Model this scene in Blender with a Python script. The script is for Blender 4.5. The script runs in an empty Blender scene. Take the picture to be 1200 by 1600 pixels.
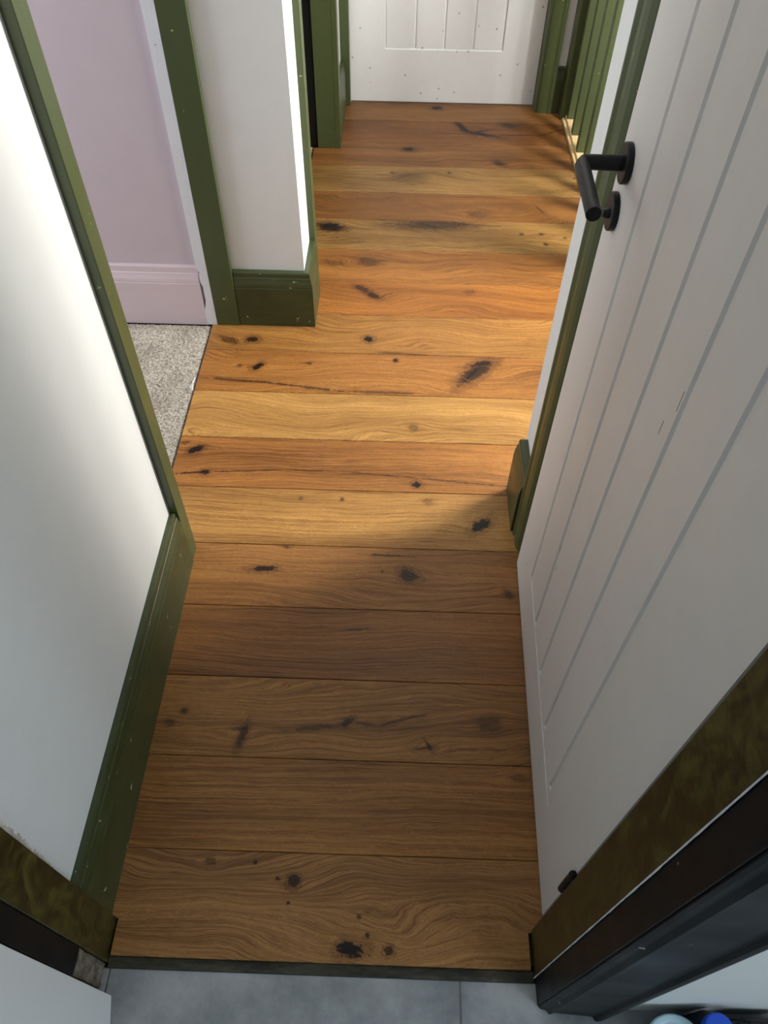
import bpy, bmesh, math, random
from mathutils import Matrix, Vector
random.seed(7)
D = bpy.data
SC = bpy.context.scene
COL = SC.collection
PI = math.pi

# ------------------------------------------------------------------ camera
F_PX = 1174.94
cam_d = D.cameras.new('camera')
cam_d.sensor_fit = 'VERTICAL'
cam_d.sensor_height = 36.0
cam_d.lens = 36.0 * F_PX / 1600.0
cam_d.clip_start = 0.02
cam = D.objects.new('camera', cam_d)
COL.objects.link(cam)
rot = (Matrix.Rotation(math.radians(1.0306), 4, 'Z') @ Matrix.Rotation(math.radians(38.9002), 4, 'X')
       @ Matrix.Rotation(math.radians(0.91059), 4, 'Z'))
cam.matrix_world = Matrix.Translation((0, 0, 1.5)) @ rot
SC.camera = cam

# ------------------------------------------------------------------ world, lights, exposure
SC.view_settings.view_transform = 'Standard'
SC.view_settings.look = 'None'
SC.view_settings.gamma = 1.0
SC.view_settings.use_curve_mapping = False
SC.view_settings.exposure = 0.0
wd = D.worlds.new('sky'); SC.world = wd; wd.use_nodes = True
bg = wd.node_tree.nodes['Background']
bg.inputs[0].default_value = (0.75, 0.87, 1.0, 1)
bg.inputs[1].default_value = 1.5

def area(name, loc, target, sx, sy, power, col, spread=180):
    l = D.lights.new(name, 'AREA'); l.shape = 'RECTANGLE'; l.size = sx; l.size_y = sy
    l.energy = power; l.color = col; l.spread = math.radians(spread)
    o = D.objects.new(name, l); COL.objects.link(o)
    o.location = loc
    o.rotation_euler = (Vector(target) - Vector(loc)).to_track_quat('-Z', 'Y').to_euler()
    return o
# daylight falling through each window
area('stair_window_daylight', (1.60, 2.06, 1.5), (0.0, 2.04, .8), 0.46, 1.1, 116, (1.0, 0.975, 0.92))
area('kitchen_window_daylight', (2.26, -1.4, 1.5), (0.0, -0.5, 1.0), 1.2, 1.1, 35, (0.74, 0.89, 1.0))
area('bedroom_window_daylight', (-2.35, 1.2, 1.5), (0, 1.3, 0.8), 1.0, 1.1, 26, (0.88, 0.95, 1.0))

# ------------------------------------------------------------------ materials
class NT:
    def __init__(s, name):
        s.m = D.materials.new(name); s.m.use_nodes = True
        s.t = s.m.node_tree; s.t.nodes.clear()
        s.out = s.n('ShaderNodeOutputMaterial'); s.b = s.n('ShaderNodeBsdfPrincipled')
        s.l(s.b.outputs[0], s.out.inputs[0])
    def n(s, typ, **k):
        x = s.t.nodes.new(typ)
        for a, v in k.items(): setattr(x, a, v)
        return x
    def l(s, a, b): s.t.links.new(a, b)
    def put(s, sock, v):
        if hasattr(v, 'is_linked'): s.l(v, sock)
        else: sock.default_value = v
    def math(s, op, a, b=0.0, clamp=False):
        x = s.n('ShaderNodeMath', operation=op); x.use_clamp = clamp
        s.put(x.inputs[0], a); s.put(x.inputs[1], b); return x.outputs[0]
    def vmath(s, op, a, b):
        x = s.n('ShaderNodeVectorMath', operation=op)
        s.put(x.inputs[0], a)
        if b is not None: s.put(x.inputs[1], b)
        return x.outputs['Value'] if op == 'LENGTH' else x.outputs[0]
    def noise(s, vec, scale=1.0, detail=2.0, rough=0.5, dist=0.0):
        x = s.n('ShaderNodeTexNoise'); s.put(x.inputs['Vector'], vec)
        x.inputs['Scale'].default_value = scale; x.inputs['Detail'].default_value = detail
        x.inputs['Roughness'].default_value = rough; x.inputs['Distortion'].default_value = dist
        return x.outputs['Fac']
    def rng(s, v, a, b, c=0.0, d=1.0, smooth=False):
        x = s.n('ShaderNodeMapRange'); x.interpolation_type = 'SMOOTHSTEP' if smooth else 'LINEAR'
        s.put(x.inputs[0], v)
        for i, q in enumerate((a, b, c, d)): x.inputs[i + 1].default_value = q
        return x.outputs[0]
    def mix(s, f, a, b, blend='MIX'):
        x = s.n('ShaderNodeMix', data_type='RGBA', blend_type=blend)
        s.put(x.inputs[0], f)
        s.put(x.inputs[6], a if hasattr(a, 'is_linked') else (*a, 1)); s.put(x.inputs[7], b if hasattr(b, 'is_linked') else (*b, 1))
        return x.outputs[2]
    def pos(s, scale=None, loc=None):
        g = s.n('ShaderNodeTexCoord').outputs['Object']
        if scale is None and loc is None: return g
        m = s.n('ShaderNodeMapping'); s.l(g, m.inputs[0])
        if scale: m.inputs['Scale'].default_value = scale
        if loc: m.inputs['Location'].default_value = loc
        return m.outputs[0]
    def bump(s, h, strength=0.2, dist=0.002):
        x = s.n('ShaderNodeBump'); x.inputs['Strength'].default_value = strength
        x.inputs['Distance'].default_value = dist
        s.l(h, x.inputs['Height']); s.l(x.outputs[0], s.b.inputs['Normal'])
    def fin(s, col=None, rough=0.5, metal=0.0, spec=0.5):
        if col is not None: s.put(s.b.inputs['Base Color'], col if hasattr(col, 'is_linked') else (*col, 1))
        s.put(s.b.inputs['Roughness'], rough); s.b.inputs['Metallic'].default_value = metal
        s.b.inputs['Specular IOR Level'].default_value = spec
        return s.m

def srgb(r, g, b):
    f = lambda c: (c / 255 / 12.92) if c / 255 <= 0.04045 else ((c / 255 + 0.055) / 1.055) ** 2.4
    return (f(r), f(g), f(b))

def paint(name, c, c2, rough=0.45, scale=(60, 60, 6), amount=0.5, bump=0.12, chips=None, chip_thr=0.72, chip_scale=40):
    t = NT(name)
    n1 = t.noise(t.pos(scale), 1.0, 4, 0.6)
    n2 = t.noise(t.pos((9, 9, 9)), 1.0, 3, 0.55)
    f = t.math('MULTIPLY', t.math('ADD', t.rng(n1, .35, .7), t.rng(n2, .4, .7)), 0.5 * amount, True)
    col = t.mix(f, c, c2)
    if chips:
        cn = t.rng(t.noise(t.pos((chip_scale,) * 3), 1.0, 3, 0.6), chip_thr, chip_thr + 0.01)
        col = t.mix(cn, col, chips)
    t.bump(n1, bump, 0.001)
    return t.fin(col, t.rng(n2, .3, .7, rough - .06, rough + .08))

M = {}
M['wall'] = paint('off_white_wall_paint', srgb(216, 217, 215), srgb(209, 210, 208), .75, (25, 25, 25), .5, .05)
M['pink'] = paint('dusky_pink_wall_paint', srgb(200, 187, 193), srgb(194, 180, 187), .75, (25, 25, 25), .5, .05)
M['pinkgloss'] = paint('pale_pink_satin_paint', srgb(216, 199, 204), srgb(208, 190, 196), .4, (4, 60, 60), .6, .15)
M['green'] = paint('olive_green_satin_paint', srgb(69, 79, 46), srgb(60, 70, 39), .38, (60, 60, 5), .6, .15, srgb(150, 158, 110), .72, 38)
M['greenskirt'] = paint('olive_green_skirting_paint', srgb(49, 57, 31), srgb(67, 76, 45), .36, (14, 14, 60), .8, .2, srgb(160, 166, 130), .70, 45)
def brushed():
    t = NT('brushy_olive_ochre_paint')
    n1 = t.noise(t.pos((30, 22, 10)), 1.0, 3, .6, 1.6)
    n2 = t.noise(t.pos((60, 60, 140)), 1.0, 3, .6)
    f = t.math('ADD', t.rng(n1, .45, .72, 0, .65), t.rng(n2, .45, .75, 0, .35), True)
    t.bump(n2, .35, .001)
    return t.fin(t.mix(f, srgb(36, 32, 13), srgb(92, 87, 34)), t.rng(n1, .3, .7, .3, .42))
M['ochre'] = brushed()
M['black'] = paint('black_gloss_paint', srgb(8, 9, 10), srgb(13, 14, 16), .45, (40, 40, 5), .5, .2, srgb(190, 190, 185), .71, 34)
M['black'].node_tree.nodes['Principled BSDF'].inputs['Specular IOR Level'].default_value = .28
M['whitegloss'] = paint('white_satin_paint', srgb(222, 224, 228), srgb(205, 208, 216), .45, (60, 60, 6), .7, .2, srgb(120, 112, 110), .72, 60)
M['doorwhite'] = paint('warm_white_door_paint', srgb(216, 213, 209), srgb(210, 206, 202), .48, (40, 40, 5), .5, .08)
M['metal'] = NT('matt_black_metal').fin(srgb(28, 28, 30), .42, .6)
M['pine'] = paint('bare_pine', srgb(224, 200, 150), srgb(196, 160, 108), .55, (50, 4, 50), .9, .1)
M['whiteunit'] = NT('white_lacquer').fin(srgb(222, 224, 224), .35)
M['ceiling'] = NT('ceiling_white').fin(srgb(225, 225, 220), .8)
M['dark'] = NT('dark_timber').fin(srgb(52, 38, 26), .8)

def door_specks():
    t = NT('white_door_paint_with_specks')
    n = t.noise(t.pos((30, 30, 30)), 1.0, 3, .6)
    v = t.n('ShaderNodeTexVoronoi'); t.l(t.pos((26, 26, 26)), v.inputs['Vector']); v.inputs['Scale'].default_value = 1.0
    d = t.math('ADD', v.outputs['Distance'], t.math('MULTIPLY', t.math('SUBTRACT', n, .5), .12))
    vc = t.n('ShaderNodeSeparateColor'); t.l(v.outputs['Color'], vc.inputs[0])
    m = t.math('MULTIPLY', t.rng(d, .09, .13, 1, 0), t.rng(vc.outputs[0], .55, .57))
    col = t.mix(t.math('MULTIPLY', m, .6), t.mix(n, srgb(222, 223, 224), srgb(214, 215, 217)), srgb(110, 95, 80))
    t.bump(n, .08, .001)
    return t.fin(col, .42)
M['fardoor'] = door_specks()

def plaster():
    t = NT('broken_plaster')
    n = t.noise(t.pos((45, 45, 45)), 1.0, 6, .7)
    t.bump(n, .9, .004)
    return t.fin(t.mix(t.rng(n, .4, .65), srgb(126, 118, 104), srgb(74, 60, 44)), .9)
M['plaster'] = plaster()
M['filler'] = paint('rough_filler', srgb(206, 202, 192), srgb(158, 148, 134), .9, (90, 90, 60), 1.2, .8)

def carpet_mat():
    t = NT('grey_beige_carpet_pile')
    n = t.noise(t.pos((160, 160, 160)), 1.0, 4, .75)
    n2 = t.noise(t.pos((8, 8, 8)), 1.0, 3, .5)
    col = t.mix(t.rng(n, .35, .65), srgb(118, 110, 98), srgb(206, 198, 186))
    col = t.mix(t.rng(n2, .52, .75, 0, .45), col, srgb(112, 102, 90))
    t.bump(n, 1.0, .006)
    return t.fin(col, .95, 0, .15)
M['carpet'] = carpet_mat()

def tile_mat():
    t = NT('grey_concrete_look_tile')
    n = t.noise(t.pos((9, 9, 9)), 1.0, 6, .65)
    n2 = t.noise(t.pos((90, 90, 90)), 1.0, 4, .7)
    col = t.mix(t.rng(n, .35, .65), srgb(124, 128, 132), srgb(166, 168, 170))
    col = t.mix(t.rng(n2, .66, .74, 0, .6), col, srgb(88, 88, 84))
    col = t.mix(t.rng(n2, .30, .22, 0, .5), col, srgb(196, 197, 196))
    t.bump(n2, .1, .001)
    return t.fin(col, .5)
M['tile'] = tile_mat()
M['grout'] = NT('tile_grout').fin(srgb(120, 122, 122), .9)

def strip_mat():
    t = NT('stained_threshold_timber')
    n = t.noise(t.pos((14, 60, 60)), 1.0, 5, .7)
    col = t.mix(t.rng(n, .4, .6), srgb(30, 28, 20), srgb(66, 62, 48))
    col = t.mix(t.rng(n, .62, .68), col, srgb(110, 92, 70))
    t.bump(n, .6, .002)
    return t.fin(col, .7)
M['strip'] = strip_mat()
M['scratch'] = NT('brown_scratch').fin(srgb(120, 84, 70), .8)

# ------------------------------------------------------------------ oak floor boards
# board joints, metres from the camera foot
SEAMS = [0.207, 0.3835, 0.562, 0.739, 0.918, 1.0965, 1.279, 1.4615, 1.650, 1.8365, 2.029, 2.215, 2.411, 2.612, 2.813, 3.022, 3.222, 3.439, 3.640]
# knots and splits in the boards: x, y, half length, half width, turn, strength, halo
MARKS=[(0.1474, 3.569, 0.0232, 0.0186, 0.054, 1, 0.5),(0.2562, 3.3787, 0.0621, 0.0137, -1.036, 1, 0.6),(0.3303, 3.3246, 0.0706, 0.0141, -0.339, 1, 0.7),(0.3249, 3.3453, 0.0498, 0.008, 0.424, 0.9, 0.3),
(0.4892, 3.3209, 0.1051, 0.0053, 0.024, 0.7, 0.3),(0.6451, 3.3562, 0.0679, 0.0041, 0.512, 0.7, 0.3),(0.202, 3.3238, 0.0664, 0.004, 0.007, 0.6, 0.3),(0.456, 3.4165, 0.0423, 0.0211, -0.666, 0.55, 0.8),
(0.0222, 3.1717, 0.0229, 0.016, 0.051, 1, 0.6),(0.3951, 3.0664, 0.0267, 0.016, -0.734, 0.65, 0.8),(0.0244, 2.9267, 0.0761, 0.0456, -0.119, 0.33, 1),(0.1882, 2.9789, 0.0078, 0.0078, 0.05, 0.8, 0.3),
(-0.0429, 2.9673, 0.0065, 0.0065, 0.05, 0.6, 0.3),(0.6893, 2.9573, 0.0065, 0.0065, 0.05, 0.6, 0.4),(0.6757, 2.9007, 0.0051, 0.0051, 0.049, 0.5, 0.4),(0.2905, 2.6665, 0.035, 0.0245, -0.083, 0.35, 1),
(0.5284, 2.708, 0.0322, 0.0039, -1.16, 0.6, 0.2),(-0.2649, 2.5572, 0.0476, 0.0238, -0.185, 1, 0.9),(-0.2595, 2.5335, 0.0379, 0.0076, -0.067, 0.8, 0.5),(0.1289, 2.5847, 0.133, 0.0293, 0.031, 0.6, 0.9),
(0.4412, 2.5364, 0.0082, 0.0082, 0.047, 0.6, 0.6),(0.514, 2.5398, 0.0082, 0.0082, 0.047, 0.6, 0.6),(0.5992, 2.5182, 0.007, 0.007, 0.047, 0.6, 0.6),(0.5234, 2.4725, 0.0081, 0.0081, 0.047, 0.6, 0.6),
(-0.2301, 2.4835, 0.0046, 0.0046, 0.047, 0.6, 0.4),(-0.2348, 2.3241, 0.0401, 0.02, -0.252, 0.4, 1),(-0.1075, 2.332, 0.0363, 0.0218, -0.343, 0.5, 1),(-0.1233, 2.1722, 0.028, 0.0112, -0.581, 0.7, 0.8),
(-0.0852, 2.136, 0.0248, 0.0124, -0.571, 0.85, 0.8),(0.2363, 2.1683, 0.0184, 0.0129, -0.153, 0.25, 1),(-0.4551, 1.8891, 0.0189, 0.0142, 0.127, 0.9, 0.9),(-0.5279, 1.8844, 0.0339, 0.0153, -0.339, 0.5, 1),
(-0.0912, 1.9064, 0.0161, 0.0137, 0.043, 1, 0.8),(-0.4209, 1.7636, 0.0204, 0.0102, 0.851, 0.95, 0.8),(-0.4745, 1.7642, 0.0068, 0.0068, 0.042, 0.5, 0.8),(-0.2662, 1.782, 0.0088, 0.007, 0.042, 0.5, 0.8),
(-0.0046, 1.808, 0.0078, 0.0078, 0.042, 0.85, 0.5),(0.2408, 1.7657, 0.0721, 0.0238, 0.861, 0.8, 0.9),(0.2315, 1.7607, 0.0541, 0.0065, 0.941, 1, 0.4),(0.2563, 1.7981, 0.0334, 0.01, 0.222, 0.9, 0.5),
(-0.4849, 1.6984, 0.091, 0.0055, -0.068, 0.6, 0.3),(-0.2732, 1.6762, 0.1295, 0.0045, -0.122, 0.7, 0.2),(-0.045, 1.6618, 0.1074, 0.0054, -0.01, 0.6, 0.3),(0.0301, 1.8399, 0.0911, 0.0046, -0.058, 0.55, 0.3),
(-0.5425, 1.411, 0.0195, 0.0117, 0.558, 1, 0.9),(-0.5775, 1.4364, 0.0113, 0.0068, 0.258, 0.5, 0.8),(0.0519, 1.5168, 0.0144, 0.013, 0.04, 0.4, 0.8),(-0.5393, 1.3253, 0.0405, 0.0028, 0.124, 0.8, 0.3),
(-0.5015, 1.329, 0.0113, 0.0079, -0.062, 0.9, 0.8),(-0.3946, 1.3378, 0.1082, 0.0022, 0.071, 0.8, 0.15),(-0.2129, 1.345, 0.0773, 0.0019, -0.005, 0.8, 0.15),(-0.0566, 1.3385, 0.0826, 0.0021, -0.072, 0.7, 0.15),
(0.1594, 1.3209, 0.1376, 0.0028, -0.084, 0.6, 0.15),(0.0616, 1.3058, 0.0119, 0.0101, -0.055, 1, 0.7),(0.2266, 1.1771, 0.0307, 0.0153, 0.728, 1, 0.7),(0.0917, 1.2487, 0.015, 0.0105, 0.039, 0.35, 0.9),
(-0.1319, 1.2487, 0.0058, 0.0058, 0.039, 0.6, 0.6),(-0.2399, 1.2467, 0.0058, 0.0058, 0.039, 0.4, 0.7),(-0.2599, 1.0914, 0.0114, 0.0057, -0.136, 0.5, 0.6),(-0.3072, 1.0236, 0.0315, 0.0079, 0.067, 0.9, 0.7),
(-0.0004, 1.0739, 0.0486, 0.0039, -0.002, 0.7, 0.3),(0.044, 1.0171, 0.0235, 0.0165, -0.546, 0.75, 0.9),(-0.0208, 1.0258, 0.0046, 0.0046, 0.037, 0.5, 0.6),(0.2799, 0.9696, 0.0154, 0.0108, -1.136, 0.5, 0.8),
(-0.079, 0.8644, 0.0343, 0.0024, 0.109, 0.7, 0.3),(-0.1457, 0.6287, 0.0632, 0.0057, 0.145, 0.5, 0.8),(-0.0795, 0.6436, 0.0134, 0.0067, 0.711, 0.75, 0.7),(-0.0406, 0.64, 0.027, 0.0027, -0.095, 0.5, 0.6),
(0.0324, 0.6517, 0.0521, 0.0031, 0.28, 0.6, 0.4),(-0.2957, 0.6045, 0.0256, 0.0077, 1.325, 0.65, 0.8),(-0.4265, 0.6563, 0.0073, 0.0059, 0.133, 0.6, 0.8),(-0.452, 0.6292, 0.0113, 0.0079, 0.035, 0.5, 0.9),
(0.2128, 0.6481, 0.0236, 0.0165, 0.094, 0.45, 1),(0.088, 0.5985, 0.0127, 0.0032, -0.975, 0.7, 0.6),(0.0795, 0.5927, 0.0171, 0.0026, 0.113, 0.7, 0.5),(-0.3041, 0.6204, 0.0186, 0.0037, 0.035, 0.5, 0.7),
(-0.3196, 0.364, 0.0101, 0.0071, 0.033, 0.5, 0.9),(-0.2355, 0.3645, 0.0036, 0.0036, 0.033, 0.8, 0.5),(-0.1905, 0.3375, 0.0047, 0.0042, 0.033, 0.85, 0.5),(-0.1606, 0.333, 0.0105, 0.0105, 0.033, 0.75, 1),
(-0.1673, 0.2978, 0.0035, 0.0035, 0.032, 0.85, 0.4),(-0.0381, 0.2792, 0.0034, 0.0034, 0.032, 0.7, 0.5),(-0.022, 0.2514, 0.0034, 0.0034, 0.032, 0.8, 0.5),(-0.0511, 0.2287, 0.0224, 0.0123, 0.119, 1, 0.7),
(0.0158, 0.2289, 0.0078, 0.0074, 0.032, 0.75, 0.7),(-0.0173, 0.2201, 0.0022, 0.0022, 0.032, 0.8, 0.3),(0.2716, 0.5371, 0.021, 0.0084, -0.058, 0.4, 1)]
# per board: light tone, dark tone, ring frequency, waviness, seed
BT = [((176, 124, 78), (128, 82, 46)), ((168, 114, 64), (124, 78, 40)), ((166, 114, 64), (116, 74, 40)), ((158, 104, 58), (108, 66, 34)),
      ((170, 114, 64), (122, 76, 38)), ((192, 138, 78), (142, 92, 44)), ((184, 120, 62), (134, 80, 36)), ((202, 148, 84), (158, 104, 50)),
      ((178, 116, 58), (126, 76, 36)), ((184, 126, 66), (132, 82, 38)), ((182, 114, 52), (132, 76, 32)), ((174, 112, 54), (122, 72, 32)),
      ((190, 140, 80), (132, 88, 44)), ((166, 108, 56), (120, 74, 36)), ((178, 132, 78), (136, 92, 48)), ((164, 108, 58), (112, 68, 34)),
      ((154, 96, 50), (100, 60, 30)), ((168, 112, 62), (118, 74, 40))]
WAVE = [.030, .006, .022, .010, .018, .010, .014, .050, .022, .028, .030, .036, .020, .026, .022, .018, .020, .014]

def oak(i, y0, y1):
    t = NT('oak_board')
    base = t.pos()
    sep = t.n('ShaderNodeSeparateXYZ'); t.l(base, sep.inputs[0])
    X, Y = sep.outputs[0], sep.outputs[1]
    rnd = random.Random(100 + i)
    seed = i * 7.31
    yc = (y0 + y1) / 2
    ms = [m for m in MARKS if y0 < m[1] < y1]
    v = t.math('SUBTRACT', Y, yc)
    # grain bends round each knot
    for (mx, my, a, b, an, st, ha) in ms:
        if a / b > 6 or a < .006: continue
        w = t.n('ShaderNodeMapping', vector_type='TEXTURE'); t.l(base, w.inputs[0])
        w.inputs['Location'].default_value = (mx, my, 0); w.inputs['Scale'].default_value = (max(a, .012) * 5, max(b, .01) * 3.2, 1)
        f = t.rng(t.vmath('LENGTH', w.outputs[0], None), 0, 1, .8, 0, True)
        dy = t.math('MULTIPLY', t.math('SUBTRACT', Y, my), f)
        v = t.math('SUBTRACT', v, dy)
    big = t.n('ShaderNodeCombineXYZ'); t.l(t.math('MULTIPLY', X, 2.6), big.inputs[0]); t.l(t.math('MULTIPLY', v, 6.0), big.inputs[1]); big.inputs[2].default_value = seed
    nb = t.noise(big.outputs[0], 1.0, 1.5, .4)
    med = t.n('ShaderNodeCombineXYZ'); t.l(t.math('MULTIPLY', X, 14), med.inputs[0]); t.l(t.math('MULTIPLY', v, 30.0), med.inputs[1]); med.inputs[2].default_value = seed + 3
    nm = t.noise(med.outputs[0], 1.0, 2, .5)
    F = t.math('ADD', v, t.math('MULTIPLY', t.math('SUBTRACT', nb, .5), WAVE[i] * 6))
    F = t.math('ADD', F, t.math('MULTIPLY', t.math('SUBTRACT', nm, .5), .008))
    def lay(kx, kf, det, rough, z):
        c = t.n('ShaderNodeCombineXYZ'); t.l(t.math('MULTIPLY', X, kx), c.inputs[0]); t.l(t.math('MULTIPLY', F, kf), c.inputs[1]); c.inputs[2].default_value = seed + z
        return t.noise(c.outputs[0], 1.0, det, rough)
    r1 = lay(1.6, 230, 3, .6, 0)       # growth rings
    r2 = lay(14, 900, 3, .65, 11)        # pores
    r3 = lay(55, 1300, 2, .6, 21)      # fine dashes
    r4 = lay(1.5, 12, 2, .5, 31)       # broad tone
    lt, dk = BT[i]
    near = 1.06 if i < 6 else 1.0
    lt = (lt[0] * .90 * near, lt[1] * .925 * near, lt[2] * .88 * near); dk = (dk[0] * .66 * near, dk[1] * .63 * near, dk[2] * .54 * near)
    f = t.math('ADD', t.math('MULTIPLY', t.rng(r1, .36, .64), .44), t.math('MULTIPLY', t.rng(r2, .36, .64), .52))
    f = t.math('ADD', f, t.math('MULTIPLY', t.rng(r4, .35, .65), .34))
    f = t.math('SUBTRACT', f, .16, True)
    col = t.mix(f, srgb(*lt), srgb(*dk))
    dash = t.rng(r3, .60, .68, 0, .55)
    col = t.mix(dash, col, srgb(dk[0] * .62, dk[1] * .55, dk[2] * .5))
    # medullary flecks, pale and wriggling across the grain
    fl = t.noise(t.pos((70, 190, 1), (seed, 0, 0)), 1.0, 2, .5, 1.5)
    flm = t.math('MULTIPLY', t.rng(fl, .58, .66, 0, .30), t.rng(r4, .35, .65, 1, 0))
    col = t.mix(flm, col, srgb(min(255, lt[0] * 1.12), min(255, lt[1] * 1.16), min(255, lt[2] * 1.2)))
    # knots and splits
    rag = t.noise(t.pos((170, 260, 1), (seed, 0, 0)), 1.0, 5, .7)
    rag2 = t.noise(t.pos((38, 60, 1), (seed + 4, 0, 0)), 1.0, 3, .6)
    rg = t.math('SUBTRACT', t.math('ADD', t.math('MULTIPLY', rag, 1.0), rag2), 1.0)
    for (mx, my, a, b, an, st, ha) in ms:
        w = t.n('ShaderNodeMapping', vector_type='TEXTURE'); t.l(base, w.inputs[0])
        w.inputs['Location'].default_value = (mx, my, 0); w.inputs['Rotation'].default_value = (0, 0, an)
        w.inputs['Scale'].default_value = (a, b, 1)
        d0 = t.vmath('LENGTH', w.outputs[0], None)
        crack = a / b > 6
        d = t.math('ADD', d0, t.math('MULTIPLY', rg, 2.4 if crack else 1.8))
        if not crack and a > .012:                  # dark heart drawn out along the grain
            d = t.math('ADD', d, t.math('MULTIPLY', t.math('SUBTRACT', r2, .5), 1.6))
        halo = t.rng(d, .7, 2.1 if not crack else 2.8, (.62 if st > .5 else .62 * st) * ha, 0, True)
        col = t.mix(halo, col, srgb(dk[0] * .66, dk[1] * .50, dk[2] * .42))
        if not crack and a > .005 and st > .6:      # ring of paler and darker wood round the knot
            rr = t.math('SINE', t.math('MULTIPLY', d, 9.0))
            rf = t.math('MULTIPLY', t.rng(rr, .2, .9, 0, .45), t.rng(d, 3.0, 1.0, 0, 1, True))
            col = t.mix(rf, col, srgb(dk[0] * .5, dk[1] * .38, dk[2] * .34))
        core = t.rng(d, 1.0, .78, 0, st, True)
        col = t.mix(core, col, srgb(20, 11, 8))
    h = t.math('ADD', t.math('MULTIPLY', r2, .6), t.math('MULTIPLY', r3, .4))
    t.bump(h, .10, .0012)
    rf = t.rng(r2, .3, .7, .36, .48)
    return t.fin(col, rf, 0, .3)

# ------------------------------------------------------------------ mesh helpers
def bx(bm, x0, x1, y0, y1, z0, z1, mi=0, bev=0.0):
    vs = [bm.verts.new((x, y, z)) for x in (x0, x1) for y in (y0, y1) for z in (z0, z1)]
    q = [(0, 1, 3, 2), (4, 6, 7, 5), (0, 4, 5, 1), (2, 3, 7, 6), (0, 2, 6, 4), (1, 5, 7, 3)]
    fs = [bm.faces.new([vs[i] for i in f]) for f in q]
    for f in fs: f.material_index = mi
    if bev:
        es = list({e for f in fs for e in f.edges})
        r = bmesh.ops.bevel(bm, geom=es, offset=bev, segments=2, affect='EDGES', profile=.5)
        for f in r['faces']: f.material_index = mi
    return fs
def prism(bm, prof, p0, p1, up=(0, 0, 1), side=(1, 0, 0), mi=0):
    """profile [(s, u)] swept straight from p0 to p1"""
    p0, p1, up, side = Vector(p0), Vector(p1), Vector(up), Vector(side)
    a = [bm.verts.new(p0 + side * s + up * u) for s, u in prof]
    b = [bm.verts.new(p1 + side * s + up * u) for s, u in prof]
    n = len(prof)
    for i in range(n):
        j = (i + 1) % n
        bm.faces.new((a[i], a[j], b[j], b[i])).material_index = mi
    bm.faces.new(a[::-1]).material_index = mi; bm.faces.new(b).material_index = mi
def cyl(bm, p0, p1, r0, r1=None, seg=32, bev=0.0):
    p0, p1 = Vector(p0), Vector(p1); r1 = r0 if r1 is None else r1
    d = (p1 - p0); L = d.length; q = d.to_track_quat('Z', 'Y')
    prof = [(r0 - bev, 0), (r0, bev), (r1, L - bev), (r1 - bev, L)] if bev else [(r0, 0), (r1, L)]
    rings = [[bm.verts.new(p0 + q @ Vector((r * math.cos(2 * PI * k / seg), r * math.sin(2 * PI * k / seg), h))) for k in range(seg)] for r, h in prof]
    for A, B in zip(rings, rings[1:]):
        for k in range(seg): bm.faces.new((A[k], A[(k + 1) % seg], B[(k + 1) % seg], B[k]))
    bm.faces.new(rings[0][::-1]); bm.faces.new(rings[-1])
def lathe(bm, prof, c, seg=40):
    c = Vector(c)
    rings = [[bm.verts.new(c + Vector((r * math.cos(2 * PI * k / seg), r * math.sin(2 * PI * k / seg), z))) for k in range(seg)] for r, z in prof]
    for A, B in zip(rings, rings[1:]):
        for k in range(seg): bm.faces.new((A[k], A[(k + 1) % seg], B[(k + 1) % seg], B[k]))
    bm.faces.new(rings[0][::-1]); bm.faces.new(rings[-1])
def obj(name, bm, mats, parent=None, smooth=False):
    bmesh.ops.recalc_face_normals(bm, faces=bm.faces)
    me = D.meshes.new(name); bm.to_mesh(me); bm.free()
    for m in (mats if isinstance(mats, (list, tuple)) else [mats]): me.materials.append(m)
    if smooth:
        me.shade_smooth()
        me.set_sharp_from_angle(angle=math.radians(35))
    o = D.objects.new(name, me); COL.objects.link(o)
    if parent: o.parent = parent
    return o
def empty(name, loc=(0, 0, 0)):
    o = D.objects.new(name, None); COL.objects.link(o); o.location = loc; o.empty_display_size = .05
    return o
def tag(o, label, cat, group=None):
    o['label'] = label; o['category'] = cat
    if group: o['group'] = group
    return o
def struct(o, label=None, cat=None):
    o['kind'] = 'structure'
    if label: o['label'] = label
    if cat: o['category'] = cat
    return o
def boxes(name, lst, mat, label=None, cat=None, bev=0.0, parent=None):
    bm = bmesh.new()
    for b in lst: bx(bm, *b, bev=bev)
    o = obj(name, bm, mat, parent)
    return o if parent else struct(o, label, cat)

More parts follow.
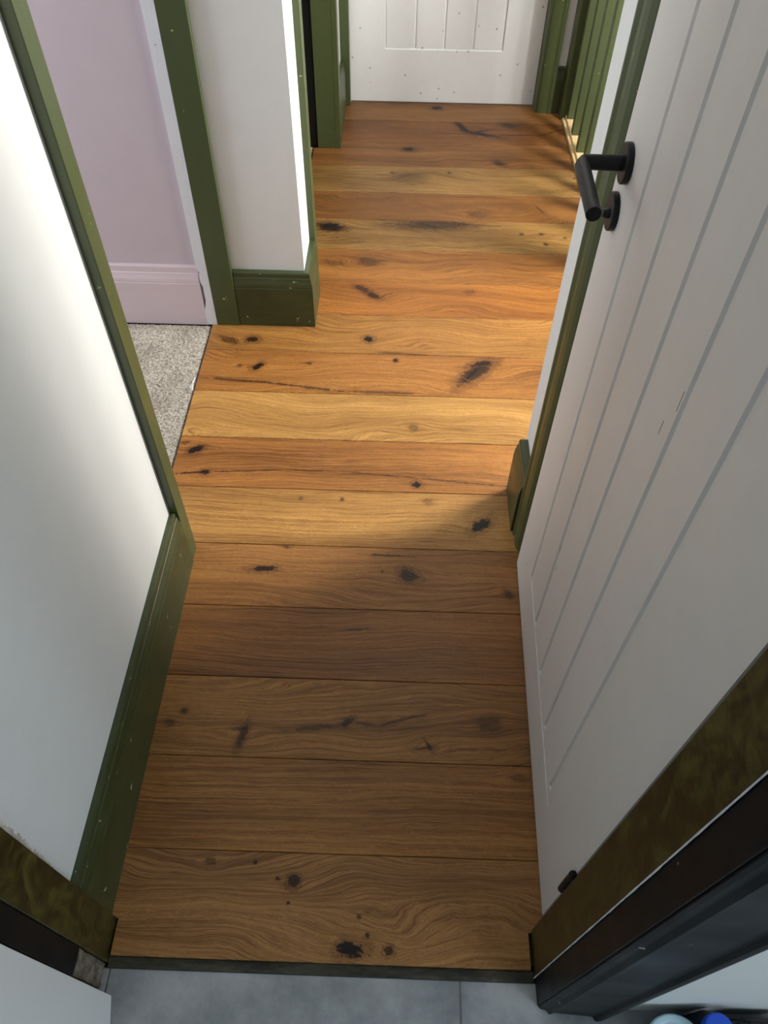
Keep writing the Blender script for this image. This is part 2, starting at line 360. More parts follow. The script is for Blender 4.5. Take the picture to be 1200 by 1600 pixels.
# ------------------------------------------------------------------ floors
def make_floor():
    bm = bmesh.new()
    mats = [oak(i, SEAMS[i], SEAMS[i + 1]) for i in range(len(SEAMS) - 1)] + [M['dark']]
    g, c, T = .0005, .0013, .013
    def xl(y): return -.466 if y < .262 else (-.620 if y < 3.17 else -.40)
    for i in range(len(SEAMS) - 1):
        y0, y1 = SEAMS[i] + (g if i else 0), SEAMS[i + 1] - g
        if i == 0:
            spans = [(-.466, .262, y0, .264), (-.49, .30, .264, y1)]
        elif i <= 4: spans = [(-.50, .36, y0, y1)]
        elif i == 5: spans = [(-.50, .34, y0, 1.1), (-.592, .34, 1.1, y1)]
        elif i <= 8: spans = [(-.592, .75, y0, y1)]
        elif i == 9: spans = [(-.592, .70, y0, 1.975), (-.30, .70, 1.975, y1)]
        elif y0 < 2.2: spans = [(-.30, .70, y0, y1)]
        elif y0 < 3.0: spans = [(-.375, .70, y0, y1)]
        elif i == 15: spans = [(-.375, .70, y0, 3.165), (-.30, .70, 3.165, y1)]
        else: spans = [(-.30, .70, y0, y1)]
        first = True
        for (x0, x1, a, b) in spans:
            multi = len(spans) > 1
            ca = 0 if (multi and not first) else c
            cb = 0 if (multi and first) else c
            prof = [(a, -T), (b, -T), (b, -cb), (b - cb, 0), (a + ca, 0), (a, -ca)] if True else None
            # drop duplicate points where there is no chamfer
            pr = []
            for q in prof:
                if not pr or (abs(pr[-1][0] - q[0]) > 1e-6 or abs(pr[-1][1] - q[1]) > 1e-6): pr.append(q)
            if abs(pr[0][0] - pr[-1][0]) < 1e-6 and abs(pr[0][1] - pr[-1][1]) < 1e-6: pr.pop()
            prism(bm, pr, (x0, 0, 0), (x1, 0, 0), (0, 0, 1), (0, 1, 0), i)
            first = False
    bx(bm, -.46, .33, .215, 1.30, -.03, -.0135, len(mats) - 1)
    bx(bm, -.585, .69, 1.30, 3.63, -.03, -.0135, len(mats) - 1)
    o = obj('floor', bm, mats)
    return struct(o, 'honey brown oak plank floor with dark knots laid across the hallway', 'floor')
make_floor()

bm = bmesh.new()
bx(bm, -1.3, 2.3, -2.6, .1895, -.06, -.0135, 1)
for (x0, x1) in ((-1.065, -.467), (-.463, .1375), (.1410, .74), (.744, 1.35), (1.354, 1.96)):
    for (y0, y1) in ((-.41, .1885), (-1.014, -.414), (-1.618, -1.018), (-2.222, -1.622)):
        bx(bm, x0, x1, y0, y1, -.02, -.012, 0, .0006)
struct(obj('floor', bm, [M['tile'], M['grout']]), 'grey stone-look tiled kitchen floor before the oak threshold', 'floor')
boxes('trim_1', [(-.4695, .267, .1895, .2065, -.03, -.009), (-.60, .40, .1895, .275, -.06, -.031)], M['strip'], 'dark stained timber strip along the near end of the oak floor', 'threshold', .001)

# carpet with a ragged pile surface
def carpet(name, x0, x1, y0, y1, nx, ny, label, cat):
    bm = bmesh.new(); rnd = random.Random(5)
    g = [[bm.verts.new((x0 + (x1 - x0) * i / nx + (rnd.uniform(-.002, .002) if 0 < i < nx else (rnd.uniform(-.003, 0) if i == nx else 0)),
                        y0 + (y1 - y0) * j / ny, -.003 + rnd.uniform(-.002, .002) - (.006 if i in (0, nx) or j in (0, ny) else 0))) for j in range(ny + 1)] for i in range(nx + 1)]
    for i in range(nx):
        for j in range(ny): bm.faces.new((g[i][j], g[i + 1][j], g[i + 1][j + 1], g[i][j + 1]))
    ring = [g[i][0] for i in range(nx + 1)] + [g[nx][j] for j in range(1, ny + 1)] + [g[i][ny] for i in range(nx - 1, -1, -1)] + [g[0][j] for j in range(ny - 1, 0, -1)]
    lo = [bm.verts.new((v.co.x, v.co.y, -.013)) for v in ring]
    n = len(ring)
    for k in range(n): bm.faces.new((ring[k], ring[(k + 1) % n], lo[(k + 1) % n], lo[k]))
    bm.faces.new(lo)
    return struct(obj(name, bm, M['carpet'], smooth=False), label, cat)
carpet('floor', -1.50, -.597, .9, 1.958, 230, 270, 'grey-beige pile carpet of the pink bedroom meeting the oak', 'carpet')
carpet('floor', -.80, -.381, 2.2, 3.20, 60, 140, 'sliver of grey carpet in the far left doorway', 'carpet')
boxes('floor', [(-2.5, -.60, .27, 2.0, -.05, -.0132), (-2.0, -.376, 1.99, 3.6, -.05, -.0132)], M['dark'], 'dark underfloor below the carpets', 'floor')

# ------------------------------------------------------------------ walls
H = 2.4
boxes('wall_left', [(-.62, -.498, .270, 1.040, 0, H), (-.62, -.498, 1.040, 1.955, 2.04, H)], M['wall'], 'off-white hallway wall on the near left', 'wall')
boxes('wall_left_far', [(-.577, -.288, 1.985, 2.150, 0, H), (-.40, -.288, 2.150, 3.20, 2.04, H), (-.40, -.285, 3.19, 3.70, 0, H)], M['wall'],
      'off-white corner wall between the two left doorways', 'wall')
boxes('wall_bedroom', [(-2.5, -.579, 1.978, 2.10, 0, H)], M['pink'], 'dusky pink bedroom wall seen through the left doorway', 'wall')
boxes('wall_bedroom_side', [(-2.6, -2.5, .272, .70, 0, H), (-2.6, -2.5, 1.7, 2.1, 0, H), (-2.6, -2.5, .70, 1.7, 0, .95), (-2.6, -2.5, .70, 1.7, 2.05, H),
                            (-2.5, -.622, .272, .34, 0, H)], M['pink'], 'pink bedroom side wall with window opening', 'wall')
boxes('wall_far_left_room', [(-2.1, -2.0, 2.1, 3.7, 0, H), (-2.0, -.402, 3.60, 3.7, 0, H)], M['wall'], 'walls of the dark far left room', 'wall')
boxes('wall_right', [(.326, .42, 1.090, 1.320, 0, H), (.362, .42, .275, 1.090, 0, H), (.326, .42, 1.05, 1.09, 2.06, H), (.42, 1.62, 1.20, 1.320, -2.6, H)], M['wall'], 'white wall behind the open panelled door', 'wall')
boxes('wall_far', [(-.285, .85, 3.665, 3.78, 0, H), (.655, .85, 3.56, 3.66, 0, H), (.85, 1.62, 3.56, 3.78, -2.6, H), (-.285, -.245, 3.62, 3.66, 0, H), (-.285, .655, 3.60, 3.66, 2.06, H)], M['wall'],
      'white end wall around the far door', 'wall')
WY0, WY1, WZ0, WZ1 = 1.80, 2.32, .95, 2.10
boxes('wall_stair', [(1.62, 1.72, 1.20, WY0, -2.6, H), (1.62, 1.72, WY1, 3.78, -2.6, H), (1.62, 1.72, WY0, WY1, -2.6, WZ0), (1.62, 1.72, WY0, WY1, WZ1, H)], M['wall'], 'white stairwell wall with the bright window', 'wall')
boxes('wall_stair_lower', [(.56, .64, 1.32, 3.56, -2.6, -.035)], M['wall'], 'wall under the landing edge', 'wall')
boxes('floor', [(.56, 1.72, 1.2, 3.78, -2.7, -2.6)], M['dark'], 'lower hall floor at the foot of the stairwell', 'floor')
boxes('wall_front', [(-.62, -.515, .156, .268, 0, H), (.30, 2.4, .156, .268, -.012, H), (-1.4, -.62, .156, .268, -.012, H), (-.515, .30, .156, .268, 2.06, H)], M['wall'], 'white kitchen wall around the near doorway', 'wall')
boxes('wall_kitchen', [(-1.4, -1.3, -2.6, .156, -.012, H), (2.3, 2.4, -2.6, -1.7, -.012, H), (2.3, 2.4, -.3, .156, -.012, H), (2.3, 2.4, -1.7, -.3, -.012, .9), (2.3, 2.4, -1.7, -.3, 2.1, H),
                       (-1.4, 2.4, -2.7, -2.6, -.012, H)], M['wall'], 'kitchen walls behind the viewer', 'wall')
boxes('ceiling', [(-2.6, 2.4, -2.7, 3.8, H, H + .1)], M['ceiling'], 'white ceiling', 'ceiling')
# window frames
def window(name, ax, lo, hi, z0, z1, plane, label):
    root = struct(empty(name, (plane, (lo + hi) / 2, z0) if ax == 'x' else ((lo + hi) / 2, plane, z0)), label, 'window')
    bm = bmesh.new(); w, d = .05, .03
    bars = [(lo, hi, z0, z0 + w), (lo, hi, z1 - w, z1), (lo, lo + w, z0 + w, z1 - w), (hi - w, hi, z0 + w, z1 - w), ((lo + hi) / 2 - .03, (lo + hi) / 2 + .03, z0 + w, z1 - w)]
    for a, b, c, e in bars:
        if ax == 'x': bx(bm, plane - d, plane + d, a, b, c, e, 0, .002)
        else: bx(bm, a, b, plane - d, plane + d, c, e, 0, .002)
    o = obj('window_frame', bm, M['whitegloss']); o.parent = root
    o.matrix_parent_inverse = Matrix.Translation(-root.location)
window('window_1', 'x', WY0, WY1, WZ0, WZ1, 1.67, 'white framed stairwell window')
window('window_2', 'x', -1.7, -.3, .9, 2.1, 2.34, 'white framed kitchen window')
window('window_3', 'x', .70, 1.7, .95, 2.05, -2.55, 'white framed bedroom window')

# ------------------------------------------------------------------ skirting and trim
def skirt_prof(h, t):
    """(thickness, height) from the wall outwards, a moulded board with two steps"""
    g = h * .73
    return [(0, 0), (t, 0), (t, g - .001), (t - .0010, g + .0006), (t - .0010, g + .0022), (t - .0003, g + .004), (t - .0012, g + .014),
            (t - .0042, g + .026), (t - .0052, g + .032), (t - .0066, g + .0335), (t - .0072, h - .004), (t - .0095, h), (0, h)]
def skirting(name, runs, mat, label, h=.188, t=.019):
    """runs: list of (p0, p1, outward normal)"""
    bm = bmesh.new()
    for p0, p1, nrm in runs: prism(bm, skirt_prof(h, t), p0, p1, (0, 0, 1), nrm)
    return struct(obj(name, bm, mat), label, 'skirting board')
def mitred(name, pts, normals, mat, label, h=.188, t=.019):
    """skirting round outside corners; pts wall-line points, normals one per segment"""
    bm = bmesh.new(); prof = skirt_prof(h, t)
    rings = []
    for k, p in enumerate(pts):
        if k == 0: d = Vector(normals[0])
        elif k == len(pts) - 1: d = Vector(normals[-1])
        else: d = Vector(normals[k - 1]) + Vector(normals[k])
        rings.append([bm.verts.new(Vector((p[0], p[1], 0)) + Vector((d.x, d.y, 0)) * s + Vector((0, 0, u))) for s, u in prof])
    n = len(prof)
    for A, B in zip(rings, rings[1:]):
        for i in range(n): bm.faces.new((A[i], A[(i + 1) % n], B[(i + 1) % n], B[i]))
    bm.faces.new(rings[0][::-1]); bm.faces.new(rings[-1])
    return struct(obj(name, bm, mat), label, 'skirting board')
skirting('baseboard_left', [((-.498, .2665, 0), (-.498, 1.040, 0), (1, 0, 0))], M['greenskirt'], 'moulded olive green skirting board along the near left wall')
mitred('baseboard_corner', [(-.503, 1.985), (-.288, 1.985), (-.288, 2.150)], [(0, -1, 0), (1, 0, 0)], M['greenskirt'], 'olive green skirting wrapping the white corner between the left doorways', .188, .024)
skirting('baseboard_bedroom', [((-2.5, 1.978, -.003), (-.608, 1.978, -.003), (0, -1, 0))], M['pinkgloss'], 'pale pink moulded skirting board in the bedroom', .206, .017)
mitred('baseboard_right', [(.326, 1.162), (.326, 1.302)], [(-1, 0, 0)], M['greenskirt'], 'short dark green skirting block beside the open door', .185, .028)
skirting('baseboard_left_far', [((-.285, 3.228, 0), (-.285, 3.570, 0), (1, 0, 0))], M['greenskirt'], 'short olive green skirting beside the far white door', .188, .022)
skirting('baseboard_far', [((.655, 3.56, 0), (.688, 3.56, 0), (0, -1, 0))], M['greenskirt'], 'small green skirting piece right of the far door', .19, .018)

boxes('trim_2', [(-.514, -.480, 1.040, 1.084, 0, 2.04), (-.62, -.514, 1.040, 1.060, 0, 2.04)], M['green'], 'olive green door casing at the end of the near left wall', 'door casing', .0015)
boxes('trim_3', [(-.5765, -.505, 1.958, 1.9775, 0, 2.04)], M['green'], 'flat olive green door lining on the far side of the bedroom doorway', 'door casing', .0015)
def white_strip():
    bm = bmesh.new(); prof = []
    rnd = random.Random(3); zs = [0, .02, .05, .07, .09, .105, .12, .14, .155, .17, .19, .21, .3, .5, .8, 1.2, 1.6, 2.04]
    L = []
    for z in zs:
        off = 0 if z > .2 or z < .06 else (.010 if .08 < z < .15 else .005)
        L.append(-.609 + off + rnd.uniform(-.0006, .0006))
    fr = [[bm.verts.new((x, y, z)) for x, z in zip(L, zs)] for y in (1.959, 1.9778)]
    rt = [[bm.verts.new((-.577, y, z)) for z in zs] for y in (1.959, 1.9778)]
    for k in range(len(zs) - 1):
        bm.faces.new((fr[0][k], rt[0][k], rt[0][k + 1], fr[0][k + 1]))
        bm.faces.new((fr[1][k], fr[1][k + 1], rt[1][k + 1], rt[1][k]))
        bm.faces.new((fr[0][k], fr[0][k + 1], fr[1][k + 1], fr[1][k]))
        bm.faces.new((rt[0][k], rt[1][k], rt[1][k + 1], rt[0][k + 1]))
    bm.faces.new((fr[0][0], fr[1][0], rt[1][0], rt[0][0])); bm.faces.new((fr[0][-1], rt[0][-1], rt[1][-1], fr[1][-1]))
    return struct(obj('trim_4', bm, M['whitegloss']), 'chipped white painted strip between pink wall and green lining', 'door casing')
white_strip()
boxes('trim_5', [(-.294, -.270, 2.150, 2.200, 0, 2.04), (-.40, -.294, 2.150, 2.168, 0, 2.04)], M['green'], 'olive green casing on the right edge of the white corner wall', 'door casing', .0015)
boxes('trim_6', [(-.3575, -.284, 3.165, 3.19, 0, 2.04), (-.2835, -.262, 3.165, 3.227, 0, 2.04)], M['green'], 'olive green door lining at the far left doorway', 'door casing', .0015)
boxes('trim_7', [(-.42, -.3585, 3.172, 3.19, 0, 2.04), (-.52, -.42, 3.18, 3.22, 0, 2.04)], M['black'], 'dark blackish door edge in the far left doorway', 'door casing', .001)
boxes('trim_8', [(-.284, -.246, 3.575, 3.615, 0, 2.04)], M['green'], 'narrow green frame on the left of the far white door', 'door casing', .0015)
def frame_right():
    bm = bmesh.new()
    prof = [(0, 0), (.072, 0), (.072, .022), (.060, .026), (.052, .020), (.045, .018), (.012, .018), (.006, .012), (0, .012)]
    prism(bm, prof, (.583, 3.56, 0), (.583, 3.56, 2.04), (0, -1, 0), (1, 0, 0))
    bx(bm, .583, .652, 3.5605, 3.64, 0, 2.04)
    return struct(obj('trim_9', bm, M['green']), 'moulded olive green frame on the right of the far white door', 'door casing')
frame_right()
def arch_right():
    bm = bmesh.new()
    prof = [(0, 0), (.066, 0), (.066, .019), (.062, .0225), (.056, .0225), (.050, .0185), (.040, .0200), (.026, .0205), (.012, .0175), (.004, .012), (0, .008)]
    prism(bm, prof, (.3255, 1.094, 0), (.3255, 1.094, 2.06), (-1, 0, 0), (0, 1, 0))
    return struct(obj('trim_10', bm, M['green']), 'dark olive rounded architrave rising behind the open door', 'door casing')
arch_right()
# near doorway frame: olive lining, black kitchen side
boxes('trim_11', [(-.514, -.470, .197, .2655, -.012, 2.04)], M['ochre'], 'brush-marked olive door lining at the bottom left', 'door lining', .0015)
boxes('trim_12', [(.2675, .2995, .197, .268, -.012, 2.04)], M['ochre'], 'brush-marked olive door lining at the bottom right', 'door lining', .0015)
bm = bmesh.new(); rnd = random.Random(6); rings = []  # glossy edge reflection, modelled as a thin white painted strip
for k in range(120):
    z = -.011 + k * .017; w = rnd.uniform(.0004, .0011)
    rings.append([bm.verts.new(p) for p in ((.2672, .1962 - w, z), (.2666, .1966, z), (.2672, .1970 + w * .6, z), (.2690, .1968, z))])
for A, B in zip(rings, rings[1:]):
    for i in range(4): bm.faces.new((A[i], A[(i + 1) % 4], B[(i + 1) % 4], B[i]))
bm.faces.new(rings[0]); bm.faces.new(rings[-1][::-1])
struct(obj('edge_highlight', bm, M['whitegloss']), 'thin pale strip painted as a gloss highlight on the edge between the olive lining and black frame', 'painted highlight')
boxes('trim_13', [(-.514, -.472, .157, .1965, .14, 2.04)], M['black'], 'black painted frame edge at the bottom left, broken off at its foot', 'door frame', .0015)
bm = bmesh.new()
rnd = random.Random(2)
bx(bm, -.514, -.474, .159, .195, -.012, .1395)
bmesh.ops.subdivide_edges(bm, edges=bm.edges[:], cuts=6, use_grid_fill=True)
for v in bm.verts:
    v.co += Vector((rnd.uniform(-.0015, .0015), rnd.uniform(-.001, .001), 0 if v.co.z < 0 or v.co.z > .13 else rnd.uniform(-.001, .001)))
struct(obj('trim_14', bm, M['plaster']), 'bare broken plaster at the foot of the black frame', 'plaster')
def filler_line():
    bm = bmesh.new(); rnd = random.Random(12); rings = []
    n = 150
    for k in range(n + 1):
        z = .19 + .55 * k / n
        y1 = .277 + .010 * min(1, k / 60) + rnd.uniform(-.003, .003)
        rings.append([bm.verts.new(p) for p in ((-.4982, .2665, z), (-.4975 + rnd.uniform(0, .0008), .268, z), (-.4970 + rnd.uniform(-.0004, .0012), (.268 + y1) / 2, z), (-.4974 + rnd.uniform(0, .0006), y1 - .001, z), (-.4982, y1, z))])
    for A, B in zip(rings, rings[1:]):
        for i in range(4): bm.faces.new((A[i], A[i + 1], B[i + 1], B[i]))
    return struct(obj('trim_17', bm, M['filler']), 'ragged pale filler edge on the wall above the bottom left lining', 'filler')
filler_line()
def black_arch():
    bm = bmesh.new()
    bx(bm, .2695, .2995, .1565, .1965, -.012, 2.04, 0, .001)
    # s runs right from the opening, u runs towards the kitchen
    prof = [(0, -.001), (.106, -.001), (.106, .0135), (.103, .0165), (.096, .0175), (.092, .0165), (.0895, .0115), (.086, .0105), (.026, .0075), (.020, .0095), (.016, .0095), (.012, .004), (.004, .003), (0, .001)]
    prism(bm, prof, (.272, .155, -.012), (.272, .155, 2.1), (0, -1, 0), (1, 0, 0))
    return struct(obj('trim_15', bm, M['black']), 'glossy black moulded architrave at the bottom right', 'door frame')
black_arch()

# ------------------------------------------------------------------ far white door
def far_door():
    root = struct(empty('door_1', (.167, 3.62, .004)), 'white cottage door with dirt specks closing the far end', 'door')
    X0, X1 = -.2445, .5815
    px0, px1, pz = -.094, .420, .218
    bm = bmesh.new()
    xs = [X0, px0, px1, X1]
    fy = 3.620
    def quad(x0, z0, x1, z1, y): bm.faces.new([bm.verts.new(p) for p in ((x0, y, z0), (x1, y, z0), (x1, y, z1), (x0, y, z1))])
    z0, z1, pz1 = .004, 2.03, 1.90
    def qq(a, b, c, d): bm.faces.new([bm.verts.new(p) for p in (a, b, c, d)])
    # face with a bevelled sunk panel of four boards
    quad(X0, z0, px0, z1, fy); quad(px1, z0, X1, z1, fy); quad(px0, z0, px1, pz, fy); quad(px0, pz1, px1, z1, fy)
    b, dp = .006, .007
    ip = (px0 + b, pz + b, px1 - b, pz1 - b); py = fy + dp
    qq((px0, fy, pz), (px1, fy, pz), (ip[2], py, ip[1]), (ip[0], py, ip[1]))
    qq((px1, fy, pz), (px1, fy, pz1), (ip[2], py, ip[3]), (ip[2], py, ip[1]))
    qq((px1, fy, pz1), (px0, fy, pz1), (ip[0], py, ip[3]), (ip[2], py, ip[3]))
    qq((px0, fy, pz1), (px0, fy, pz), (ip[0], py, ip[1]), (ip[0], py, ip[3]))
    n = 4; w = (ip[2] - ip[0]) / n; g = .006
    for k in range(n):
        a = ip[0] + w * k + (g if k else 0); e = ip[0] + w * (k + 1) - (g if k < n - 1 else 0)
        # each board face stands a little proud of the sunk ground
        qq((a, py - .003, ip[1]), (e, py - .003, ip[1]), (e, py - .003, ip[3]), (a, py - .003, ip[3]))
        qq((a, py - .003, ip[1]), (e, py - .003, ip[1]), (e, py, ip[1]), (a, py, ip[1]))
        if k < n - 1:
            m = e + g
            qq((e, py - .003, ip[1]), (m, py + .003, ip[1]), (m, py + .003, ip[3]), (e, py - .003, ip[3]))
            qq((m, py + .003, ip[1]), (m + g, py - .003, ip[1]), (m + g, py - .003, ip[3]), (m, py + .003, ip[3]))
    # body
    yb = 3.655
    qq((X0, fy, z0), (X0, fy, z1), (X0, yb, z1), (X0, yb, z0)); qq((X1, fy, z0), (X1, yb, z0), (X1, yb, z1), (X1, fy, z1))
    qq((X0, yb, z0), (X1, yb, z0), (X1, yb, z1), (X0, yb, z1)); qq((X0, fy, z0), (X1, fy, z0), (X1, yb, z0), (X0, yb, z0)); qq((X0, fy, z1), (X1, fy, z1), (X1, yb, z1), (X0, yb, z1))
    bmesh.ops.remove_doubles(bm, verts=bm.verts, dist=1e-5)
    o = obj('door_leaf', bm, M['fardoor']); o.parent = root; o.matrix_parent_inverse = Matrix.Translation(-root.location)
far_door()

# ------------------------------------------------------------------ open near door (hinged bottom right)
def near_door():
    root = struct(empty('door_2', (.2885, .291, 0)), 'open white door with vertical grooves on the right', 'door')
    root.rotation_euler = (0, 0, -math.radians(1.24))
    W, T, Z0, Z1 = .768, .040, .008, 2.03
    # local frame: y along the leaf, face towards the hall at x = 0
    gro = [.174 + .1118 * k for k in range(5)]
    bm = bmesh.new()
    gz0, gz1, gw, gd = .160, 1.93, .0064, .0036
    def qq(*p): bm.faces.new([bm.verts.new(q) for q in p])
    def face(y0, y1, z0, z1): qq((0, y0, z0), (0, y1, z0), (0, y1, z1), (0, y0, z1))
    face(0, W, Z0, gz0); face(0, W, gz1, Z1)
    ys = 0
    for g in gro:
        face(ys, g - gw, gz0, gz1)
        # V groove with a flat floor
        a, b, c, d = g - gw, g - gw * .55, g + gw * .55, g + gw
        qq((0, a, gz0), (gd, b, gz0), (gd, b, gz1), (0, a, gz1))
        qq((gd, b, gz0), (gd, c, gz0), (gd, c, gz1), (gd, b, gz1))
        qq((gd, c, gz0), (0, d, gz0), (0, d, gz1), (gd, c, gz1))
        qq((0, a, gz0), (0, d, gz0), (gd, c, gz0), (gd, b, gz0)); qq((0, a, gz1), (0, d, gz1), (gd, c, gz1), (gd, b, gz1))
        ys = d
    face(ys, W, gz0, gz1)
    qq((0, 0, Z0), (T, 0, Z0), (T, W, Z0), (0, W, Z0)); qq((0, 0, Z1), (T, 0, Z1), (T, W, Z1), (0, W, Z1))
    qq((T, 0, Z0), (T, W, Z0), (T, W, Z1), (T, 0, Z1)); qq((0, 0, Z0), (T, 0, Z0), (T, 0, Z1), (0, 0, Z1)); qq((0, W, Z0), (T, W, Z0), (T, W, Z1), (0, W, Z1))
    bmesh.ops.remove_doubles(bm, verts=bm.verts, dist=1e-5)
    obj('door_leaf', bm, M['doorwhite'], root)
    # raised paint ridge where the boards meet the bottom rail
    bm = bmesh.new(); rnd = random.Random(1); pts = []
    for k in range(41):
        y = .150 + .46 * k / 40
        pts.append(Vector((-.0002, y, .160 - .022 * (1 - (y - .15) / .46) + rnd.uniform(-.0006, .0006))))
    rings = []
    for p in pts:
        r = rnd.uniform(.0009, .0018)
        rings.append([bm.verts.new(p + Vector((-abs(math.sin(a)) * r * .8, 0, math.cos(a) * r))) for a in (0, PI / 4, PI / 2, 3 * PI / 4, PI)])
    for A, B in zip(rings, rings[1:]):
        for i in range(4): bm.faces.new((A[i], A[i + 1], B[i + 1], B[i]))
    r = obj('paint_ridge', bm, M['whitegloss'], root, smooth=True); r['label'] = 'raised white paint ridge near the door foot'
    # scratches
    bm = bmesh.new()
    for (y, z, L) in ((.297, .968, .014), (.316, .912, .010), (.503, .425, .012), (.494, .379, .004), (.686, .120, .004)):
        bx(bm, -.0003, .0002, y - .0004, y + .0004, z - L, z + L)
    s = obj('scratch', bm, M['scratch'], root); s['label'] = 'short dark brown scratches'
    # handle set
    hy, hz = .718, 1.011
    bm = bmesh.new(); cyl(bm, (-.0001, hy, hz), (-.0095, hy, hz), .0265, .0265, 48, .0012); rose = obj('handle_rose', bm, M['metal'], root, True)
    bm = bmesh.new()
    # neck then a mitred lever bar
    seg = 32; R = .0100; L1 = .055
    n0 = Vector((-.009, hy, hz)); cor = Vector((-.009 - L1, hy, hz)); end = Vector((-.009 - L1, hy - .135, hz))
    def ring(c, d, tilt=None):
        out = []
        for k in range(seg):
            a = 2 * PI * k / seg
            if d == 'x': p = Vector((0, R * math.cos(a), R * math.sin(a)))
            else: p = Vector((R * math.cos(a), 0, R * math.sin(a)))
            if tilt == 'm': p = Vector((R * math.cos(a), R * math.cos(a), R * math.sin(a))) if d != 'x' else Vector((R * math.cos(a), R * math.cos(a), R * math.sin(a)))
            out.append(bm.verts.new(c + p))
        return out
    A = ring(n0, 'x'); B = ring(cor, 'x', 'm'); C = ring(end + Vector((0, .0012, 0)), 'y'); 
    for P, Q in ((A, B), (B, C)):
        for k in range(seg): bm.faces.new((P[k], P[(k + 1) % seg], Q[(k + 1) % seg], Q[k]))
    E = [bm.verts.new(end + (v.co - end - Vector((0, .0012, 0))) * .9) for v in C]
    for k in range(seg): bm.faces.new((C[k], C[(k + 1) % seg], E[(k + 1) % seg], E[k]))
    bm.faces.new(E); bm.faces.new(A)
    obj('lever_handle', bm, M['metal'], root, True)
    bm = bmesh.new(); cyl(bm, (-.0001, hy + .006, hz - .072), (-.0095, hy + .006, hz - .072), .0265, .0265, 48, .0012); er = obj('lock_rose', bm, M['metal'], root, True)
    bm = bmesh.new(); cyl(bm, (-.0093, hy + .004, hz - .074), (-.0180, hy + .004, hz - .074), .0075, .0055, 24, .001); tt = obj('thumb_turn', bm, M['metal'], er, True)
    # hinge knuckle at the foot
    bm = bmesh.new()
    for k in range(3): cyl(bm, (-.004, .000, .205 + .031 * k), (-.004, .000, .2345 + .031 * k), .0062, .0062, 20, .0008)
    for z in (.2025, .2985): cyl(bm, (-.004, 0, z - .003), (-.004, 0, z + .003), .0045, .0045, 16, .001)
    hg = obj('hinge', bm, M['metal'], root, True)
near_door()

# ------------------------------------------------------------------ stair balustrade
def balustrade():
    root = tag(empty('stair_balustrade', (.722, 2.5, 0)), 'green painted stair balustrade with square spindles along the landing edge', 'balustrade')
    def part(name, bm, m, par=root):
        o = obj(name, bm, m); o.parent = par
        off = root.location if par is root else Vector((0, 0, 0))
        for v in o.data.vertices: v.co -= root.location
        return o
    bm = bmesh.new(); bx(bm, .7005, .7125, 2.38, 3.478, -.013, .012, 0, .002); o = part('edge_bead', bm, M['pine']); o['label'] = 'bare wood bead'
    bm = bmesh.new(); bx(bm, .713, .775, 2.38, 3.478, -.03, .022, 0, .002); o = part('base_rail', bm, M['pine']); o['label'] = 'bare pine base rail'
    for k in range(7):
        y = 3.437 - .1535 * k
        bm = bmesh.new(); bx(bm, .716, .750, y, y + .034, .0222, .93, 0, .0015); part('spindle', bm, M['green'])
    bm = bmesh.new()
    prism(bm, [(-.028, 0), (.028, 0), (.032, .012), (.028, .03), (.020, .045), (.030, .055), (.024, .068), (0, .074), (-.024, .068), (-.030, .055), (-.020, .045), (-.028, .03), (-.032, .012)],
          (.733, 2.38, .931), (.733, 3.478, .931), (0, 0, 1), (1, 0, 0)); part('handrail', bm, M['green'])
    bm = bmesh.new(); bx(bm, .690, .735, 3.480, 3.559, 0, 1.05, 0, .004); part('newel_post', bm, M['green'])
    bm = bmesh.new(); bx(bm, .690, .780, 2.29, 2.379, 0, 1.05, 0, .004); bx(bm, .682, .788, 2.282, 2.387, 1.05, 1.075, 0, .004); part('newel_post', bm, M['green'])
balustrade()

# ------------------------------------------------------------------ kitchen things
bm = bmesh.new(); bx(bm, -1.05, -.4465, -.46, .1475, .006, 1.85, 0, .0015)
fr = obj('cabinet_body', bm, M['whiteunit'])
root = tag(empty('tall_white_cabinet', (-.75, -.15, -.012)), 'plain white tall cabinet side at the bottom left corner', 'cabinet')
fr.parent = root; fr.matrix_parent_inverse = Matrix.Translation(-root.location)
CAB = root
for (x, y) in ((-1.0, -.41), (-.50, -.41), (-1.0, .10), (-.50, .10)):
    bm = bmesh.new(); cyl(bm, (x, y, -.012), (x, y, .006), .016)
    ft = obj('foot', bm, M['metal']); ft.parent = root; ft.matrix_parent_inverse = Matrix.Translation(-root.location)

piv = Matrix.Translation((-.4465, .1475, 0)) @ Matrix.Rotation(math.radians(12), 4, 'Z') @ Matrix.Translation((.4465, -.1475, 0))
CAB.matrix_world = piv @ Matrix.Translation(CAB.location)
def colmat(name, c, r=.4): return NT(name).fin(srgb(*c), r)
Z = -.012
# pale pot
bm = bmesh.new(); lathe(bm, [(.036, 0), (.040, .002), (.046, .088), (.045, .090), (.043, .090)], (.462, .094, Z), 48)
pot = tag(obj('tub', bm, colmat('white_plastic', (220, 225, 226)), None, True), 'white round tub with pale blue lid in the bottom right corner', 'tub')
bm = bmesh.new(); lathe(bm, [(.048, .0905), (.049, .092), (.049, .098), (.047, .1), (.040, .0995), (.038, .098), (.001, .098)], (.462, .094, Z), 48); obj('lid', bm, colmat('pale_blue_plastic', (168, 196, 206)), pot, True)
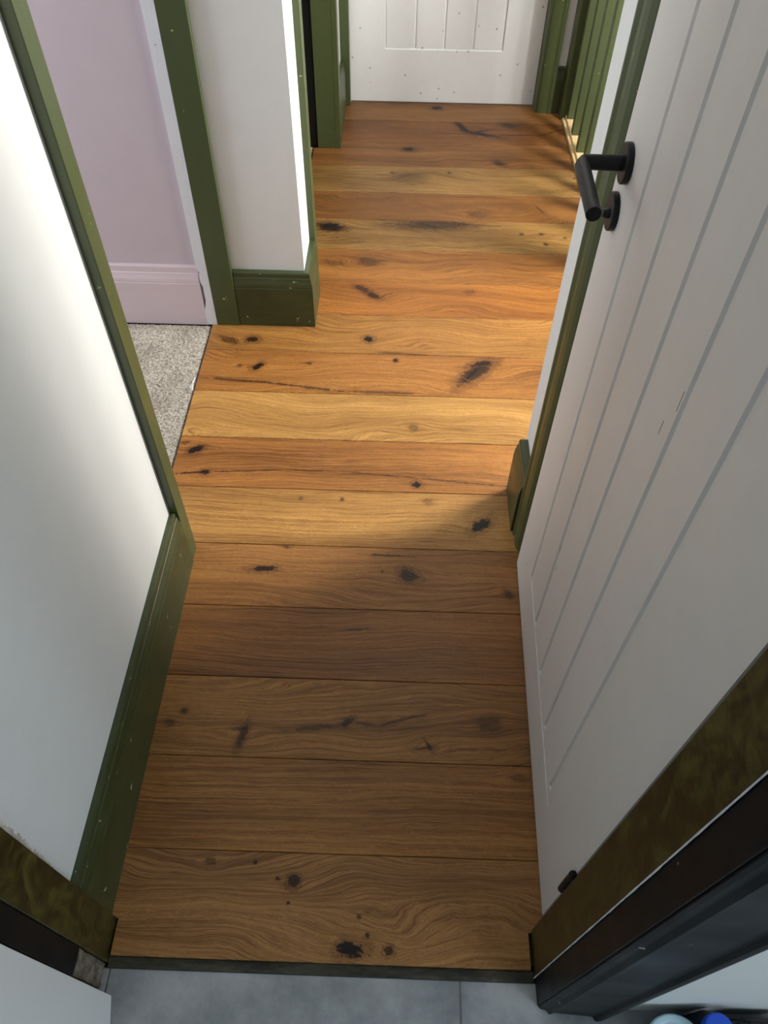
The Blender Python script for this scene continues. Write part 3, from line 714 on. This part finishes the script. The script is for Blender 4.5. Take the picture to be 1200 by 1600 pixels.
# bottle with blue cap
bm = bmesh.new(); lathe(bm, [(.028, 0), (.030, .003), (.030, .075), (.026, .090), (.018, .100), (.0165, .104)], (.524, .122, Z), 40)
bot = tag(obj('bottle', bm, colmat('dark_bottle', (24, 26, 34)), None, True), 'dark bottle with bright blue round cap at the bottom right', 'bottle')
bm = bmesh.new(); lathe(bm, [(.0205, .1045), (.022, .106), (.022, .126), (.0205, .128), (.012, .1285), (.001, .1285)], (.524, .122, Z), 40); obj('cap', bm, colmat('bright_blue_plastic', (30, 82, 205)), bot, True)
# black pouch standing behind
bm = bmesh.new(); bmesh.ops.create_grid(bm, x_segments=1, y_segments=1, size=.001); bm.clear()
rnd = random.Random(4)
rings = []
for k, (w, d, z) in enumerate([(.052, .014, 0), (.056, .017, .02), (.055, .016, .05), (.050, .010, .075), (.044, .005, .088)]):
    rings.append([bm.verts.new((.615 + w * math.copysign(abs(math.cos(a)) ** .6, math.cos(a)) + rnd.uniform(-.001, .001), (.1415 - .002) + d * .35 * math.sin(a), Z + z + rnd.uniform(0, .0015) * (k > 0))) for a in [2 * PI * i / 28 for i in range(28)]])
for A, B in zip(rings, rings[1:]):
    for i in range(28): bm.faces.new((A[i], A[(i + 1) % 28], B[(i + 1) % 28], B[i]))
bm.faces.new(rings[0][::-1]); bm.faces.new(rings[-1])
pch = tag(obj('pouch', bm, colmat('black_fabric', (20, 20, 22), .7), None, True), 'small black fabric pouch against the white kitchen wall', 'pouch')
bm = bmesh.new()
pp = [Vector((.572, .132, Z + .086)), Vector((.566, .128, Z + .115)), Vector((.572, .124, Z + .128)), Vector((.584, .126, Z + .112)), Vector((.590, .132, Z + .084))]
for a, b in zip(pp, pp[1:]): cyl(bm, a, b, .0045, .0045, 12)
obj('strap', bm, colmat('black_webbing', (30, 32, 36), .6), pch, True)
# brown cloth on the right
bm = bmesh.new()
n = 24; g = []
for i in range(n + 1):
    row = []
    for j in range(13):
        x = .60 + .22 * i / n; y = .02 + .10 * j / 12
        z = Z + .050 + .014 * math.sin(x * 60 + y * 40) * math.cos(y * 70)
        if i in (0, n) or j in (0, 12): z = Z + .001
        row.append(bm.verts.new((x + .004 * math.sin(y * 90), y, z)))
    g.append(row)
for i in range(n):
    for j in range(12): bm.faces.new((g[i][j], g[i + 1][j], g[i + 1][j + 1], g[i][j + 1]))
ring = [g[i][0] for i in range(n + 1)] + [g[n][j] for j in range(1, 13)] + [g[i][12] for i in range(n - 1, -1, -1)] + [g[0][j] for j in range(11, 0, -1)]
bm.faces.new(ring[::-1])
tag(obj('folded_cloth', bm, colmat('brown_cloth', (120, 92, 80), .9), None, True), 'brown folded cloth at the right edge on the kitchen floor', 'cloth')
# lint on the carpet edge
bm = bmesh.new(); rnd = random.Random(9)
p = Vector((-.600, 1.70, .003))
pts = [p]
for k in range(14):
    p = Vector((-.600 + rnd.uniform(-.008, .008), 1.66 + rnd.uniform(-.02, .02), .003 + rnd.uniform(0, .010))); pts.append(p)
for a, b in zip(pts, pts[1:]): cyl(bm, a, b, .0012, .0008, 6)
tag(obj('lint_fluff', bm, colmat('white_lint', (226, 224, 222), .9)), 'tuft of white lint at the carpet edge by the oak', 'lint')
